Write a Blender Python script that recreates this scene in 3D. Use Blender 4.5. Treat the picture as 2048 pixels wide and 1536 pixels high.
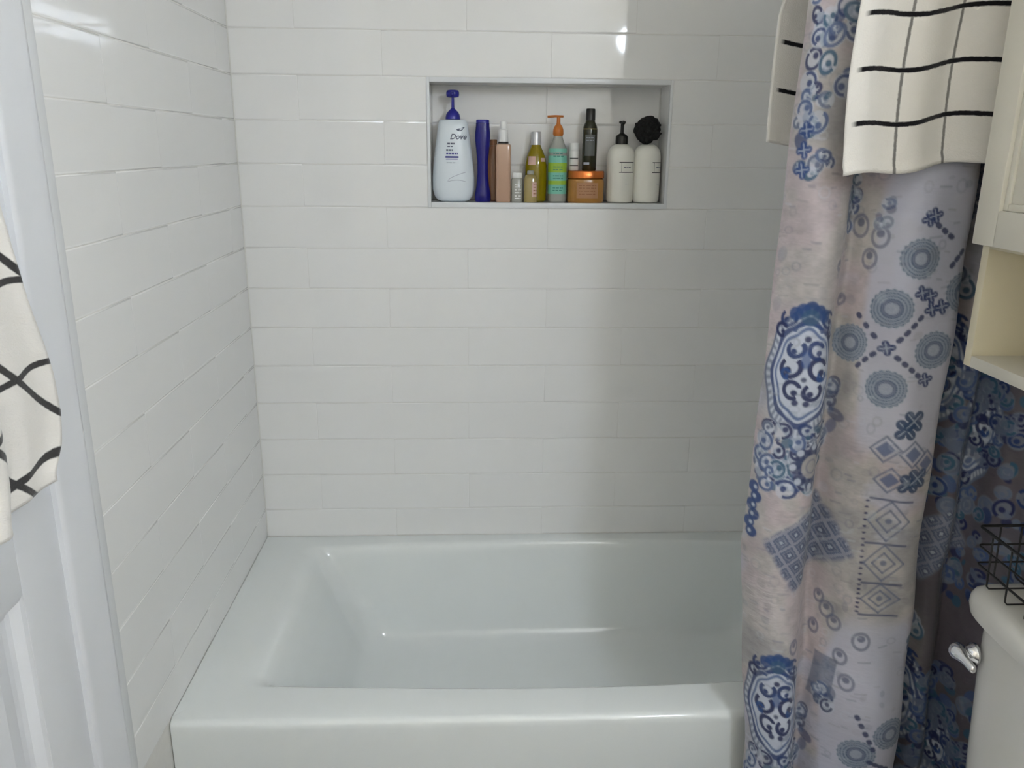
import bpy, bmesh, math, random
import numpy as np
from mathutils import Matrix, Vector

for o in list(bpy.data.objects):
    bpy.data.objects.remove(o, do_unlink=True)
S = bpy.context.scene
C = S.collection
random.seed(7)
RNG = np.random.default_rng(11)
PI = math.pi

# ------------------------------------------------------------------ camera
cam_d = bpy.data.cameras.new('camera')
cam = bpy.data.objects.new('camera', cam_d)
C.objects.link(cam)
cam_d.sensor_fit = 'HORIZONTAL'
cam_d.sensor_width = 36.0
cam_d.lens = 28.684
cam_d.clip_start = 0.02
_r = Vector((0.998989, -0.043908, 0.009668))
_u = Vector((0.002907, 0.277666, 0.960673))
_f = Vector((0.044866, 0.959674, -0.277513))
cam.matrix_world = Matrix(((_r.x, _u.x, -_f.x, 0.58316),
                           (_r.y, _u.y, -_f.y, -2.10752),
                           (_r.z, _u.z, -_f.z, 1.47367),
                           (0, 0, 0, 1)))
S.camera = cam

# ------------------------------------------------------------------ world and exposure
w = bpy.data.worlds.new('world')
S.world = w
w.use_nodes = True
w.node_tree.nodes['Background'].inputs[0].default_value = (0.9, 0.95, 1.0, 1)
w.node_tree.nodes['Background'].inputs[1].default_value = 0.02
S.view_settings.view_transform = 'Standard'
S.view_settings.look = 'None'
S.view_settings.gamma = 1.0
S.view_settings.use_curve_mapping = False
S.view_settings.exposure = 0.08
S.cycles.max_bounces = 12
S.cycles.diffuse_bounces = 6
S.cycles.sample_clamp_indirect = 0.0
BULB = 61.0                     # emission of the three vanity bulbs
BULB_COL = (0.775, 0.865, 1.0)

# ------------------------------------------------------------------ shared dimensions (metres)
TUB_H = 0.42                    # rim of the tub
ROW0 = 1.7413                   # height of the tile joint just above the niche course
ROW = 0.1032                    # course height, tile plus joint
WID = 1.524                     # alcove width
CEIL = 2.42
NX0, NX1 = 0.466, 1.071         # niche, outer trim
NZ0, NZ1 = ROW0 - 4 * ROW, ROW0 - ROW
NDEEP = 0.105
YT = -0.915                     # where the tile ends on the side walls


# ------------------------------------------------------------------ helpers
def srgb(r, g, b):
    def f(c):
        c /= 255.0
        return c / 12.92 if c <= 0.04045 else ((c + 0.055) / 1.055) ** 2.4
    return (f(r), f(g), f(b), 1.0)


def mat(name, col, rough=0.4, metal=0.0, spec=0.5, bump=None, noise=None, trans=0.0, ior=1.45,
        sheen=0.0, coat=0.0, emit=None, emit_s=0.0, sss=0.0):
    m = bpy.data.materials.new(name)
    m.use_nodes = True
    nt = m.node_tree
    b = nt.nodes['Principled BSDF']
    b.inputs['Base Color'].default_value = col
    b.inputs['Roughness'].default_value = rough
    b.inputs['Metallic'].default_value = metal
    b.inputs['Specular IOR Level'].default_value = spec
    b.inputs['Transmission Weight'].default_value = trans
    b.inputs['IOR'].default_value = ior
    b.inputs['Sheen Weight'].default_value = sheen
    b.inputs['Coat Weight'].default_value = coat
    if emit:
        b.inputs['Emission Color'].default_value = emit
        b.inputs['Emission Strength'].default_value = emit_s
    tc = nt.nodes.new('ShaderNodeTexCoord')
    if noise:                       # (scale, amount): faint tonal variation
        n = nt.nodes.new('ShaderNodeTexNoise')
        n.inputs['Scale'].default_value = noise[0]
        n.inputs['Detail'].default_value = 3
        nt.links.new(tc.outputs['Object'], n.inputs['Vector'])
        mx = nt.nodes.new('ShaderNodeMix')
        mx.data_type = 'RGBA'
        mx.inputs['A'].default_value = tuple(c * (1 - noise[1]) for c in col[:3]) + (1,)
        mx.inputs['B'].default_value = tuple(min(1, c * (1 + noise[1])) for c in col[:3]) + (1,)
        nt.links.new(n.outputs['Fac'], mx.inputs['Factor'])
        nt.links.new(mx.outputs['Result'], b.inputs['Base Color'])
    if bump:                        # (scale, strength, distance)
        n2 = nt.nodes.new('ShaderNodeTexNoise')
        n2.inputs['Scale'].default_value = bump[0]
        n2.inputs['Detail'].default_value = 2
        nt.links.new(tc.outputs['Object'], n2.inputs['Vector'])
        bp = nt.nodes.new('ShaderNodeBump')
        bp.inputs['Strength'].default_value = bump[1]
        bp.inputs['Distance'].default_value = bump[2]
        nt.links.new(n2.outputs['Fac'], bp.inputs['Height'])
        nt.links.new(bp.outputs['Normal'], b.inputs['Normal'])
    return m


def link(name, me, m=None, parent=None, loc=(0, 0, 0)):
    o = bpy.data.objects.new(name, me)
    C.objects.link(o)
    o.location = loc
    if m is not None and me is not None and not me.materials:
        me.materials.append(m)
    if parent is not None:
        o.parent = parent
    return o


def tag(o, label=None, cat=None, group=None, kind=None):
    if label:
        o['label'] = label
    if cat:
        o['category'] = cat
    if group:
        o['group'] = group
    if kind:
        o['kind'] = kind
    return o


def thing(name, label, cat, loc, rz=0.0, group=None):
    o = bpy.data.objects.new(name, None)
    o.empty_display_size = 0.03
    C.objects.link(o)
    o.location = loc
    o.rotation_euler = (0, 0, rz)
    return tag(o, label, cat, group)


def mesh(name, verts, faces, smooth=True, angle=None):
    me = bpy.data.meshes.new(name)
    me.from_pydata([tuple(v) for v in verts], [], faces)
    me.validate()
    if smooth:
        me.polygons.foreach_set('use_smooth', [True] * len(me.polygons))
        if angle:
            me.set_sharp_from_angle(angle=math.radians(angle))
    me.update()
    return me


def boxes_mesh(name, boxes, bevel=0.0, seg=2):
    """boxes: (x0, x1, y0, y1, z0, z1)"""
    bm = bmesh.new()
    for (x0, x1, y0, y1, z0, z1) in boxes:
        v = [bm.verts.new(c) for c in ((x0, y0, z0), (x1, y0, z0), (x1, y1, z0), (x0, y1, z0),
                                       (x0, y0, z1), (x1, y0, z1), (x1, y1, z1), (x0, y1, z1))]
        for f in ((3, 2, 1, 0), (4, 5, 6, 7), (0, 1, 5, 4), (1, 2, 6, 5), (2, 3, 7, 6), (3, 0, 4, 7)):
            bm.faces.new([v[i] for i in f])
    if bevel > 0:
        bmesh.ops.bevel(bm, geom=list(bm.edges), offset=bevel, segments=seg, affect='EDGES', profile=0.6)
    me = bpy.data.meshes.new(name)
    bm.to_mesh(me)
    bm.free()
    if bevel > 0:
        me.polygons.foreach_set('use_smooth', [True] * len(me.polygons))
        me.set_sharp_from_angle(angle=math.radians(50))
    return me


def box(name, b, m, parent=None, bevel=0.0, seg=2):
    return link(name, boxes_mesh(name, [b], bevel, seg), m, parent)


def loft(prof, n=36, cap0=True, cap1=True, center=None):
    """prof: (z, rx, ry, exponent[, cx, cy]); superellipse sections."""
    V, F = [], []
    for p in prof:
        z, rx, ry, e = p[:4]
        cx, cy = (p[4], p[5]) if len(p) > 5 else (0, 0)
        for i in range(n):
            a = 2 * PI * i / n
            c, s = math.cos(a), math.sin(a)
            V.append((cx + rx * math.copysign(abs(c) ** (2 / e), c), cy + ry * math.copysign(abs(s) ** (2 / e), s), z))
    for k in range(len(prof) - 1):
        for i in range(n):
            j = (i + 1) % n
            F.append((k * n + i, k * n + j, (k + 1) * n + j, (k + 1) * n + i))
    if cap0:
        F.append(tuple(range(n - 1, -1, -1)))
    if cap1:
        k = (len(prof) - 1) * n
        F.append(tuple(range(k, k + n)))
    return V, F


def lofted(name, prof, m, parent=None, n=36, loc=(0, 0, 0), angle=40):
    V, F = loft(prof, n)
    return link(name, mesh(name, V, F, True, angle), m, parent, loc)


def circ(prof, e=2.0):
    return [(z, r, r, e) for z, r in prof]


def tube(path, r, n=8, closed=False):
    """swept round wire along a list of points"""
    P = [Vector(p) for p in path]
    V, F = [], []
    m = len(P)
    up = Vector((0, 0, 1))
    prev = None
    for i, p in enumerate(P):
        if closed:
            t = (P[(i + 1) % m] - P[i - 1]).normalized()
        else:
            t = (P[min(i + 1, m - 1)] - P[max(i - 1, 0)]).normalized()
        ref = prev if prev is not None else (up if abs(t.dot(up)) < 0.9 else Vector((1, 0, 0)))
        a = (ref - t * ref.dot(t)).normalized()
        prev = a
        b = t.cross(a)
        for k in range(n):
            q = p + r * (math.cos(2 * PI * k / n) * a + math.sin(2 * PI * k / n) * b)
            V.append(q)
    rng = m if closed else m - 1
    for i in range(rng):
        for k in range(n):
            k2 = (k + 1) % n
            i2 = (i + 1) % m
            F.append((i * n + k, i * n + k2, i2 * n + k2, i2 * n + k))
    if not closed:
        F.append(tuple(range(n - 1, -1, -1)))
        F.append(tuple(range((m - 1) * n, m * n)))
    return V, F


def merge(parts):
    V, F = [], []
    for v, f in parts:
        o = len(V)
        V += [tuple(x) for x in v]
        F += [tuple(i + o for i in q) for q in f]
    return V, F


def tubes(name, paths, r, m, parent=None, n=8, closed=False):
    V, F = merge([tube(p, r, n, closed) for p in paths])
    return link(name, mesh(name, V, F), m, parent)


def text_geo(body, size, shear=0.0, bold=0.0):
    cu = bpy.data.curves.new('t', 'FONT')
    cu.body = body
    cu.size = size
    cu.shear = shear
    cu.offset = bold
    cu.align_x = 'CENTER'
    cu.align_y = 'CENTER'
    cu.resolution_u = 3
    ob = bpy.data.objects.new('t', cu)
    C.objects.link(ob)
    dg = bpy.context.evaluated_depsgraph_get()
    me = bpy.data.meshes.new_from_object(ob.evaluated_get(dg))
    V = [(v.co.x, v.co.y) for v in me.vertices]
    F = [tuple(p.vertices) for p in me.polygons]
    bpy.data.objects.remove(ob, do_unlink=True)
    bpy.data.meshes.remove(me)
    bpy.data.curves.remove(cu)
    return V, F


def rect_geo(x0, x1, y0, y1, nx=10):
    V, F = [], []
    for i in range(nx + 1):
        x = x0 + (x1 - x0) * i / nx
        V += [(x, y0), (x, y1)]
    for i in range(nx):
        F.append((2 * i, 2 * i + 2, 2 * i + 3, 2 * i + 1))
    return V, F


def wrap_ellipse(geos, rx_at, ry_at, e_at, m, name, parent, a0=0.0, off=0.0005, planar=False):
    """print flat geometry (u, z) on the front (-Y) of a superellipse body; u is metres along X
    measured around an equivalent circle starting at angle a0."""
    V, F = merge([([(v[0], v[1], 0) for v in g[0]], g[1]) for g in geos])
    W = []
    for (u, z, _) in V:
        rx, ry, e = rx_at(z) + off, ry_at(z) + off, e_at
        if planar:
            q = min(.985, abs(u) / rx)
            W.append((math.copysign(q * rx, u), -ry * (1 - q ** e) ** (1 / e), z))
            continue
        a = a0 + u / rx
        a = max(-1.52, min(1.52, a))
        x = math.sin(a)
        W.append((rx * math.copysign(abs(x) ** (2 / e) if e > 2 else abs(x), x),
                  -ry * abs(math.cos(a)) ** (2 / e), z))
    o = link(name, mesh(name, W, F, False), m, parent)
    if name in ('small_print', 'fine_print', 'swoosh_print', 'blue_band', 'brand_lettering', 'label_frame', 'grey_band'):
        o['kind'] = 'stuff'
    return o


def lerp_prof(prof, idx):
    zs = [p[0] for p in prof]
    vs = [p[idx] for p in prof]
    return lambda z: float(np.interp(z, zs, vs))


# ------------------------------------------------------------------ materials
M = {}
M['tile'] = mat('glazed_tile', srgb(233, 233, 232), 0.045, bump=(7.0, 0.08, 0.003), noise=(3.0, 0.015))
M['grout'] = mat('grout', srgb(222, 221, 217), 0.85, noise=(60, 0.05))
M['trim'] = mat('white_profile', srgb(222, 224, 226), 0.25)
M['tub'] = mat('tub_acrylic', srgb(228, 232, 231), 0.10, coat=0.3, bump=(3.0, 0.04, 0.004))
M['paint'] = mat('wall_paint', srgb(241, 234, 220), 0.6, bump=(220, 0.05, 0.001))
M['ceil'] = mat('ceiling_paint', srgb(242, 239, 232), 0.8, bump=(160, 0.05, 0.001))
M['doorp'] = mat('door_paint', srgb(226, 228, 232), 0.32, bump=(60, 0.03, 0.001))
M['cab'] = mat('cabinet_paint', srgb(214, 210, 198), 0.38, noise=(8, 0.02))
M['cream'] = mat('cream_interior', srgb(224, 215, 190), 0.5, noise=(8, 0.02))
M['porc'] = mat('porcelain', srgb(214, 213, 208), 0.08, coat=0.3)
M['chrome'] = mat('chrome', srgb(225, 225, 228), 0.10, metal=1.0, noise=(20, 0.02))
M['wire'] = mat('black_wire', srgb(24, 23, 24), 0.45, noise=(40, 0.1))
M['floor'] = mat('floor_tile', srgb(88, 86, 86), 0.35, noise=(4, 0.1))


def towel_mat(name, su, sv, wu, wv, ou=0.0, ov=0.0, fu=0.55, fv=1.0, edge=None):
    """white terry with black lines at every su / sv metres of the cloth's own UV"""
    m = mat(name, srgb(228, 225, 220), 0.95, spec=0.1, sheen=0.3)
    nt = m.node_tree
    b = nt.nodes['Principled BSDF']
    uv = nt.nodes.new('ShaderNodeUVMap')
    uv.uv_map = 'cloth'
    tn = nt.nodes.new('ShaderNodeTexNoise')
    tn.inputs['Scale'].default_value = 160
    nt.links.new(uv.outputs['UV'], tn.inputs['Vector'])
    jit = nt.nodes.new('ShaderNodeVectorMath')
    jit.operation = 'MULTIPLY_ADD'
    jit.inputs[1].default_value = (0.002, 0.002, 0)
    nt.links.new(tn.outputs['Color'], jit.inputs[0])
    nt.links.new(uv.outputs['UV'], jit.inputs[2])
    sp = nt.nodes.new('ShaderNodeSeparateXYZ')
    nt.links.new(jit.outputs[0], sp.inputs[0])

    def line(out, s, wd, off, k):
        n1 = nt.nodes.new('ShaderNodeMath'); n1.operation = 'ADD'; n1.inputs[1].default_value = off
        nt.links.new(out, n1.inputs[0])
        n2 = nt.nodes.new('ShaderNodeMath'); n2.operation = 'PINGPONG'; n2.inputs[1].default_value = s / 2
        nt.links.new(n1.outputs[0], n2.inputs[0])
        n3 = nt.nodes.new('ShaderNodeMapRange')
        n3.inputs['From Min'].default_value = wd / 2 - 0.0008
        n3.inputs['From Max'].default_value = wd / 2 + 0.0008
        n3.inputs['To Min'].default_value = k
        n3.inputs['To Max'].default_value = 0.0
        nt.links.new(n2.outputs[0], n3.inputs['Value'])
        return n3.outputs[0]
    a = line(sp.outputs['X'], su, wu, ou, fu)
    c = line(sp.outputs['Y'], sv, wv, ov, fv)
    if edge:                       # horizontal stripes stop short of the selvedge
        g = nt.nodes.new('ShaderNodeMapRange')
        g.inputs['From Min'].default_value = edge - 0.004
        g.inputs['From Max'].default_value = edge + 0.004
        nt.links.new(sp.outputs['X'], g.inputs['Value'])
        mu = nt.nodes.new('ShaderNodeMath'); mu.operation = 'MULTIPLY'
        nt.links.new(c, mu.inputs[0]); nt.links.new(g.outputs[0], mu.inputs[1])
        c = mu.outputs[0]
        mu2 = nt.nodes.new('ShaderNodeMath'); mu2.operation = 'MULTIPLY'
        nt.links.new(a, mu2.inputs[0]); nt.links.new(g.outputs[0], mu2.inputs[1])
        a = mu2.outputs[0]
    mx = nt.nodes.new('ShaderNodeMath'); mx.operation = 'MAXIMUM'
    nt.links.new(a, mx.inputs[0]); nt.links.new(c, mx.inputs[1])
    col = nt.nodes.new('ShaderNodeMix'); col.data_type = 'RGBA'
    col.inputs['A'].default_value = srgb(228, 225, 220)
    col.inputs['B'].default_value = srgb(26, 24, 28)
    nt.links.new(mx.outputs[0], col.inputs['Factor'])
    nt.links.new(col.outputs['Result'], b.inputs['Base Color'])
    n2 = nt.nodes.new('ShaderNodeTexNoise')
    n2.inputs['Scale'].default_value = 420
    nt.links.new(uv.outputs['UV'], n2.inputs['Vector'])
    bp = nt.nodes.new('ShaderNodeBump')
    bp.inputs['Strength'].default_value = 0.35
    bp.inputs['Distance'].default_value = 0.002
    nt.links.new(n2.outputs['Fac'], bp.inputs['Height'])
    nt.links.new(bp.outputs['Normal'], b.inputs['Normal'])
    return m


# ================================================================== the room shell
G = 0.0007                                            # grout lies this far behind the tile face
floor = tag(box('floor', (-0.02, 1.56, -3.0, 0.0, -0.05, 0.0), M['floor']), kind='structure')
ceiling = tag(box('ceiling', (-0.14, 1.68, -3.0, 0.16, CEIL, CEIL + 0.05), M['ceil']), kind='structure')
wall_back = tag(link('wall_back', boxes_mesh('wall_back', [
    (-0.14, NX0 + .004, G, 0.15, 0, CEIL), (NX1 - .004, 1.68, G, 0.15, 0, CEIL),
    (NX0 + .004, NX1 - .004, G, 0.15, 0, NZ0 + .004), (NX0 + .004, NX1 - .004, G, 0.15, NZ1 - .004, CEIL),
    (NX0, NX1, NDEEP + G, 0.15, NZ0, NZ1)]), M['grout']), kind='structure')
# left wall: tiled backing up to YT, painted beyond, opening for the door
DY0, DY1, DZ = -1.80, -1.028, 2.03                   # door opening
wall_left = tag(link('wall_left', boxes_mesh('wall_left', [(-0.14, -G, YT, G, 0, CEIL)]), M['grout']), kind='structure')
link('painted_wall', boxes_mesh('painted_wall', [(-0.14, -0.008, DY1 - .001, YT, 0, CEIL), (-0.14, -0.008, -3.0, DY0, 0, CEIL),
                                                 (-0.14, -0.008, DY0, DY1 - .001, DZ, CEIL)]), M['paint'], wall_left)
wall_right = tag(link('wall_right', boxes_mesh('wall_right', [(WID + G, 1.68, YT, G, 0, CEIL)]), M['grout']), kind='structure')
link('painted_wall', boxes_mesh('painted_wall', [(1.54, 1.68, -3.0, YT, 0, CEIL)]), M['paint'], wall_right)
wall_front = tag(box('wall_front', (-0.14, 1.68, -3.1, -3.0, 0, CEIL), M['paint']), kind='structure')


def tile_mesh(w_, h_, t=0.008, r=0.0009):
    """glazed tile lying in XZ, face at y=0 towards -Y, softly rounded arris"""
    V, F = [], []
    rings = [(0.0, t), (0.0, r), (r * .29, r * .29), (r, 0.0), (r + .0025, 0.0)]
    for ins, y in rings:
        k_ = .32                                      # the upright edges are ground almost square
        x0, x1, z0, z1 = ins * k_, w_ - ins * k_, ins, h_ - ins
        V += [(x0, y, z0), (x1, y, z0), (x1, y, z1), (x0, y, z1)]
    for k in range(len(rings) - 1):
        for i in range(4):
            j = (i + 1) % 4
            F.append((k * 4 + i, k * 4 + j, (k + 1) * 4 + j, (k + 1) * 4 + i))
    k = (len(rings) - 1) * 4
    F.append((k, k + 1, k + 2, k + 3))
    # outward faces: reverse so that normals look to -Y
    return mesh('tile', V, F, True)


_tiles = {}


def place_tile(parent, u0, u1, z0, z1, frame, jitter=0.0008):
    """frame: function (u, z) -> location, plus z-rotation"""
    w_, h_ = u1 - u0, z1 - z0
    if w_ < 0.006 or h_ < 0.006:
        return
    key = (round(w_, 4), round(h_, 4))
    if key not in _tiles:
        _tiles[key] = tile_mesh(w_, h_)
    fn, rz = frame
    o = link('tile', _tiles[key], M['tile'], parent, fn(u0, u1, z0))
    o.rotation_euler = (random.gauss(0, jitter * .55), 0, rz + random.gauss(0, jitter * .3))
    return o


TL = 0.4080
JV = 0.0002                                           # half joint, upright
JH = 0.0007


def course(parent, r, umin, umax, off, frame, holes=(), zclip=None, mirror=False):
    z1 = ROW0 - r * ROW - JH
    z0 = ROW0 - (r + 1) * ROW + JH
    if zclip:
        z0, z1 = max(z0, zclip[0]), min(z1, zclip[1])
    n0 = math.floor((umin - off) / TL)
    u = off + n0 * TL
    while u < umax:
        a, b = max(u + JV, umin), min(u + TL - JV, umax)
        segs = [(a, b)] if b > a else []
        for (h0, h1) in holes:
            out = []
            for (p, q) in segs:
                if q <= h0 or p >= h1:
                    out.append((p, q))
                else:
                    if p < h0:
                        out.append((p, h0 - .0008))
                    if q > h1:
                        out.append((h1 + .0008, q))
            segs = out
        for (p, q) in segs:
            place_tile(parent, p, q, z0, z1, frame)
        u += TL


fr_back = (lambda u0, u1, z: (u0, 0.0, z), 0.0)
fr_left = (lambda u0, u1, z: (0.0, u0, z), PI / 2)                # face looks to +X, runs along +Y
fr_right = (lambda u0, u1, z: (WID, u1, z), -PI / 2)
fr_nb = (lambda u0, u1, z: (u0, NDEEP, z), 0.0)
RTOP = -7
for r in range(RTOP, 13):
    zc = (TUB_H + 0.0016, CEIL - 0.002)
    odd = r % 2
    course(wall_back, r, 0.0022, WID - 0.0022, 0.769 - (0.204 if odd else 0.0), fr_back,
           holes=[(NX0, NX1)] if 1 <= r <= 3 else (), zclip=zc)
    course(wall_left, r, YT, -0.0004, YT - (0.204 if odd else 0.0), fr_left, zclip=zc)
    course(wall_right, r, YT, -0.0004, YT - (0.204 if odd else 0.0), fr_right, zclip=zc)
for r in (1, 2, 3):
    course(wall_back, r, NX0 + .009, NX1 - .009, 0.769 - (0.204 if r % 2 == 0 else 0.0), fr_nb,
           zclip=(NZ0 + .013, NZ1 - .010))

# niche: slim edge profile round the opening and the flat lining behind it
IX0, IX1 = 0.4735, 1.0645
IZ0, IZ1 = ROW0 - 0.4000, ROW0 - 0.1150
link('niche_trim', boxes_mesh('niche_trim', [(NX0, IX0, -0.0035, .012, NZ0, NZ1), (IX1, NX1, -0.0035, .012, NZ0, NZ1),
     (IX0, IX1, -0.0035, .012, NZ0, IZ0), (IX0, IX1, -0.0035, .012, IZ1, NZ1)], 0.0012), M['trim'], wall_back)
link('niche_lining', boxes_mesh('niche_lining', [(NX0, IX0, .0121, NDEEP + .004, NZ0, NZ1), (IX1, NX1, .0121, NDEEP + .004, NZ0, NZ1),
     (IX0, IX1, .0121, NDEEP + .004, NZ0, IZ0), (IX0, IX1, .0121, NDEEP + .004, IZ1, NZ1)]), M['tile'], wall_back)

# tile edging and door casing on the left wall
edging = tag(box('trim_1', (-0.008, 0.0035, YT - .036, YT - .0008, 0, CEIL), M['trim'], None, 0.003), kind='structure')
CP = [(0.0, .004), (.003, .0070), (.010, .0078), (.024, .0080), (.036, .0095), (.050, .0108), (.064, .0118), (.076, .0128), (.083, .0122), (.0868, .0095), (.0885, .004)]


def casing_leg(y_in, sgn):
    """upright casing board; profile runs from the door edge outwards"""
    V, F = [], []
    for z in (0.0, DZ + .07):
        for (d, x) in CP:
            V.append((x, y_in + sgn * d, z))
        V += [(-.008, y_in + sgn * CP[-1][0], z), (-.008, y_in, z)]
    n = len(CP) + 2
    for i in range(n):
        j = (i + 1) % n
        F.append((i, j, n + j, n + i) if sgn > 0 else (j, i, n + i, n + j))
    F.append(tuple(range(n)))
    F.append(tuple(range(2 * n - 1, n - 1, -1)))
    return V, F


V, F = merge([casing_leg(-1.040, 1), casing_leg(DY0 + .012, -1)])
casing = tag(link('trim_2', mesh('trim_2', V, F, True, 40), M['doorp']), kind='structure')
tag(box('trim_3', (-0.008, .0100, DY0 + .0121, -1.0401, DZ - .008, DZ + .07), M['doorp'], None, .003), kind='structure')

# the panelled door shut in the left wall
door = tag(link('door_1', boxes_mesh('door_1', [(-0.050, -0.030, DY0 + .003, DY1 - .003, .01, DZ - .003)]), M['doorp']), kind='structure')
XF = -0.003
st = 0.113
for (y0, y1) in ((DY0 + .003, DY0 + st), (DY1 - st, DY1 - .003)):
    box('stile', (-0.030, XF, y0, y1, .01, DZ - .003), M['doorp'], door, 0.002)
for (z0, z1) in ((.01, .20), (.912, 1.03), (DZ - .12, DZ - .003)):
    box('rail', (-0.030, XF, DY0 + st, DY1 - st, z0, z1), M['doorp'], door, 0.002)


def raised_panel(z0, z1):
    y0, y1 = DY0 + st, DY1 - st
    V, F = [], []
    for ins, x in ((0, XF - .001), (.006, XF - .003), (.014, XF - .014), (.022, XF - .016), (.032, XF - .016), (.070, XF - .004)):
        V += [(x, y0 + ins, z0 + ins), (x, y1 - ins, z0 + ins), (x, y1 - ins, z1 - ins), (x, y0 + ins, z1 - ins)]
    for k in range(5):
        for i in range(4):
            j = (i + 1) % 4
            F.append((k * 4 + i, k * 4 + j, k * 4 + 4 + j, k * 4 + 4 + i))
    F.append((20, 21, 22, 23))
    link('door_panel', mesh('door_panel', V, F, False), M['doorp'], door)


raised_panel(.20, .912)
raised_panel(1.03, DZ - .12)

# ================================================================== bathtub
def loop(x0, x1, y0, y1, r, z, bow_b=0.0, bow_f=0.0, nc=8, ns=26, nss=14):
    """rounded rectangle, counter-clockwise from the front-left corner; bow pushes the long sides out"""
    pts = []
    cs = ((x0 + r, y0 + r, PI), (x1 - r, y0 + r, 1.5 * PI), (x1 - r, y1 - r, 0), (x0 + r, y1 - r, .5 * PI))
    arcs = []
    for cx, cy, a in cs:
        arcs.append([(cx + r * math.cos(a + .5 * PI * i / nc), cy + r * math.sin(a + .5 * PI * i / nc)) for i in range(nc + 1)])
    for k in range(4):
        pts += arcs[k]
        a, b = arcs[k][-1], arcs[(k + 1) % 4][0]
        n = ns if k % 2 == 0 else nss
        for i in range(1, n):
            t = i / n
            pts.append((a[0] + (b[0] - a[0]) * t, a[1] + (b[1] - a[1]) * t))
    out = []
    for (x, y) in pts:
        t = (x - x0) / (x1 - x0)
        s = max(0.0, math.sin(PI * max(0, min(1, t))))
        f = (y - y0) / (y1 - y0)
        y += bow_b * s * max(0, f - .5) * 2 - bow_f * s * max(0, .5 - f) * 2
        out.append((x, y, z))
    return out


def tub():
    H = TUB_H
    X0, X1, Y0, Y1 = 0.0006, WID - .0006, -0.774, -0.0006
    L = []
    L.append(loop(X0, X1, Y0, Y1, .004, 0.001, 0, .006))
    L.append(loop(X0, X1, Y0, Y1, .004, H - .055, 0, .006))
    L.append(loop(X0, X1, Y0, Y1, .004, H - .020, 0, .006))
    for k in range(1, 6):
        a = .5 * PI * k / 5
        q = .014 * (1 - math.cos(a))
        L.append(loop(X0, X1, Y0 + q, Y1, .004, H - .014 + .014 * math.sin(a) , 0, .006))
    L.append(loop(X0 + .02, X1 - .02, Y0 + .03, Y1 - .006, .02, H, 0, .006))
    ix0, ix1, iy0, iy1 = .112, 1.420, -.664, -.064
    L.append(loop(ix0 - .010, ix1 + .006, iy0 - .006, iy1 + .006, .045, H, .030, .026))
    L.append(loop(ix0 - .002, ix1 - .001, iy0 - .001, iy1 + .001, .043, H - .0008, .030, .026))
    # rolled edge then sloping walls
    for (a, b, c, d, r, dz) in ((.014, .006, .004, .004, .040, .003), (.032, .012, .008, .008, .040, .011),
                                (.046, .016, .012, .011, .044, .028), (.074, .024, .017, .016, .050, .080),
                                (.108, .036, .025, .024, .060, .150), (.144, .050, .031, .032, .066, .215),
                                (.160, .060, .038, .037, .068, .245), (.176, .072, .052, .047, .070, .262),
                                (.200, .090, .078, .068, .072, .274), (.225, .120, .110, .095, .075, .280),
                                (.300, .20, .17, .15, .06, .283)):
        k = max(0, 1 - dz / .28)
        L.append(loop(ix0 + a, ix1 - b, iy0 + c, iy1 - d, r, H - dz, .030 * (.35 + .65 * k), .026 * (.25 + .75 * k)))
    V, F = [], []
    n = len(L[0])
    for l in L:
        V += l
    for k in range(len(L) - 1):
        for i in range(n):
            j = (i + 1) % n
            F.append((k * n + i, k * n + j, (k + 1) * n + j, (k + 1) * n + i))
    k = (len(L) - 1) * n
    F.append(tuple(range(k, k + n)))
    me = mesh('bathtub', V, F, True, 55)
    return link('bathtub', me, M['tub'])


tag(tub(), 'white alcove bathtub with flat rim, set between the tiled walls', 'bathtub')

# ================================================================== vanity lamp on the right wall (the room's light)
lamp = thing('vanity_light', 'chrome vanity light bar with three lit globe bulbs', 'lamp', (1.54, -2.37, 2.03))
box('back_plate', (-.022, -.0005, -.40, .40, -.05, .05), M['chrome'], lamp, .006)
bulb_m = bpy.data.materials.new('lit_bulb')
bulb_m.use_nodes = True
_b = bulb_m.node_tree.nodes['Principled BSDF']
_b.inputs['Base Color'].default_value = (.9, .9, .88, 1)
_b.inputs['Emission Color'].default_value = BULB_COL + (1,)
_b.inputs['Emission Strength'].default_value = BULB
for dy in (-.27, 0, .27):
    V, F = tube([(-.022, dy, 0), (-.030, dy, 0), (-.042, dy, .004)], .022, 16)
    so = link('socket', mesh('socket', V, F), M['chrome'], lamp)
    V, F = loft([(-.070 * math.cos(PI * i / 14), max(.0015, .070 * math.sin(PI * i / 14)), max(.0015, .070 * math.sin(PI * i / 14)), 2) for i in range(15)], 24)
    link('bulb', mesh('bulb', V, F), bulb_m, lamp, (-.108, dy, .012))

# ================================================================== shower curtain
ROD_Z, ROD_Y = 1.985, -0.800
# plan of the folds (x, y) for the hanging cloth, left edge first
PLAN = np.array([(1.072, -.792), (1.082, -.815), (1.105, -.842), (1.135, -.850), (1.160, -.836), (1.178, -.804),
                 (1.192, -.796), (1.212, -.824), (1.245, -.856), (1.280, -.866), (1.315, -.866), (1.343, -.858), (1.354, -.842),
                 (1.347, -.820), (1.345, -.798), (1.362, -.784), (1.388, -.792), (1.405, -.812), (1.425, -.815),
                 (1.437, -.800), (1.450, -.790), (1.464, -.815), (1.472, -.850), (1.488, -.868), (1.500, -.880), (1.508, -.905), (1.515, -.935), (1.517, -.965)])


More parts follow.
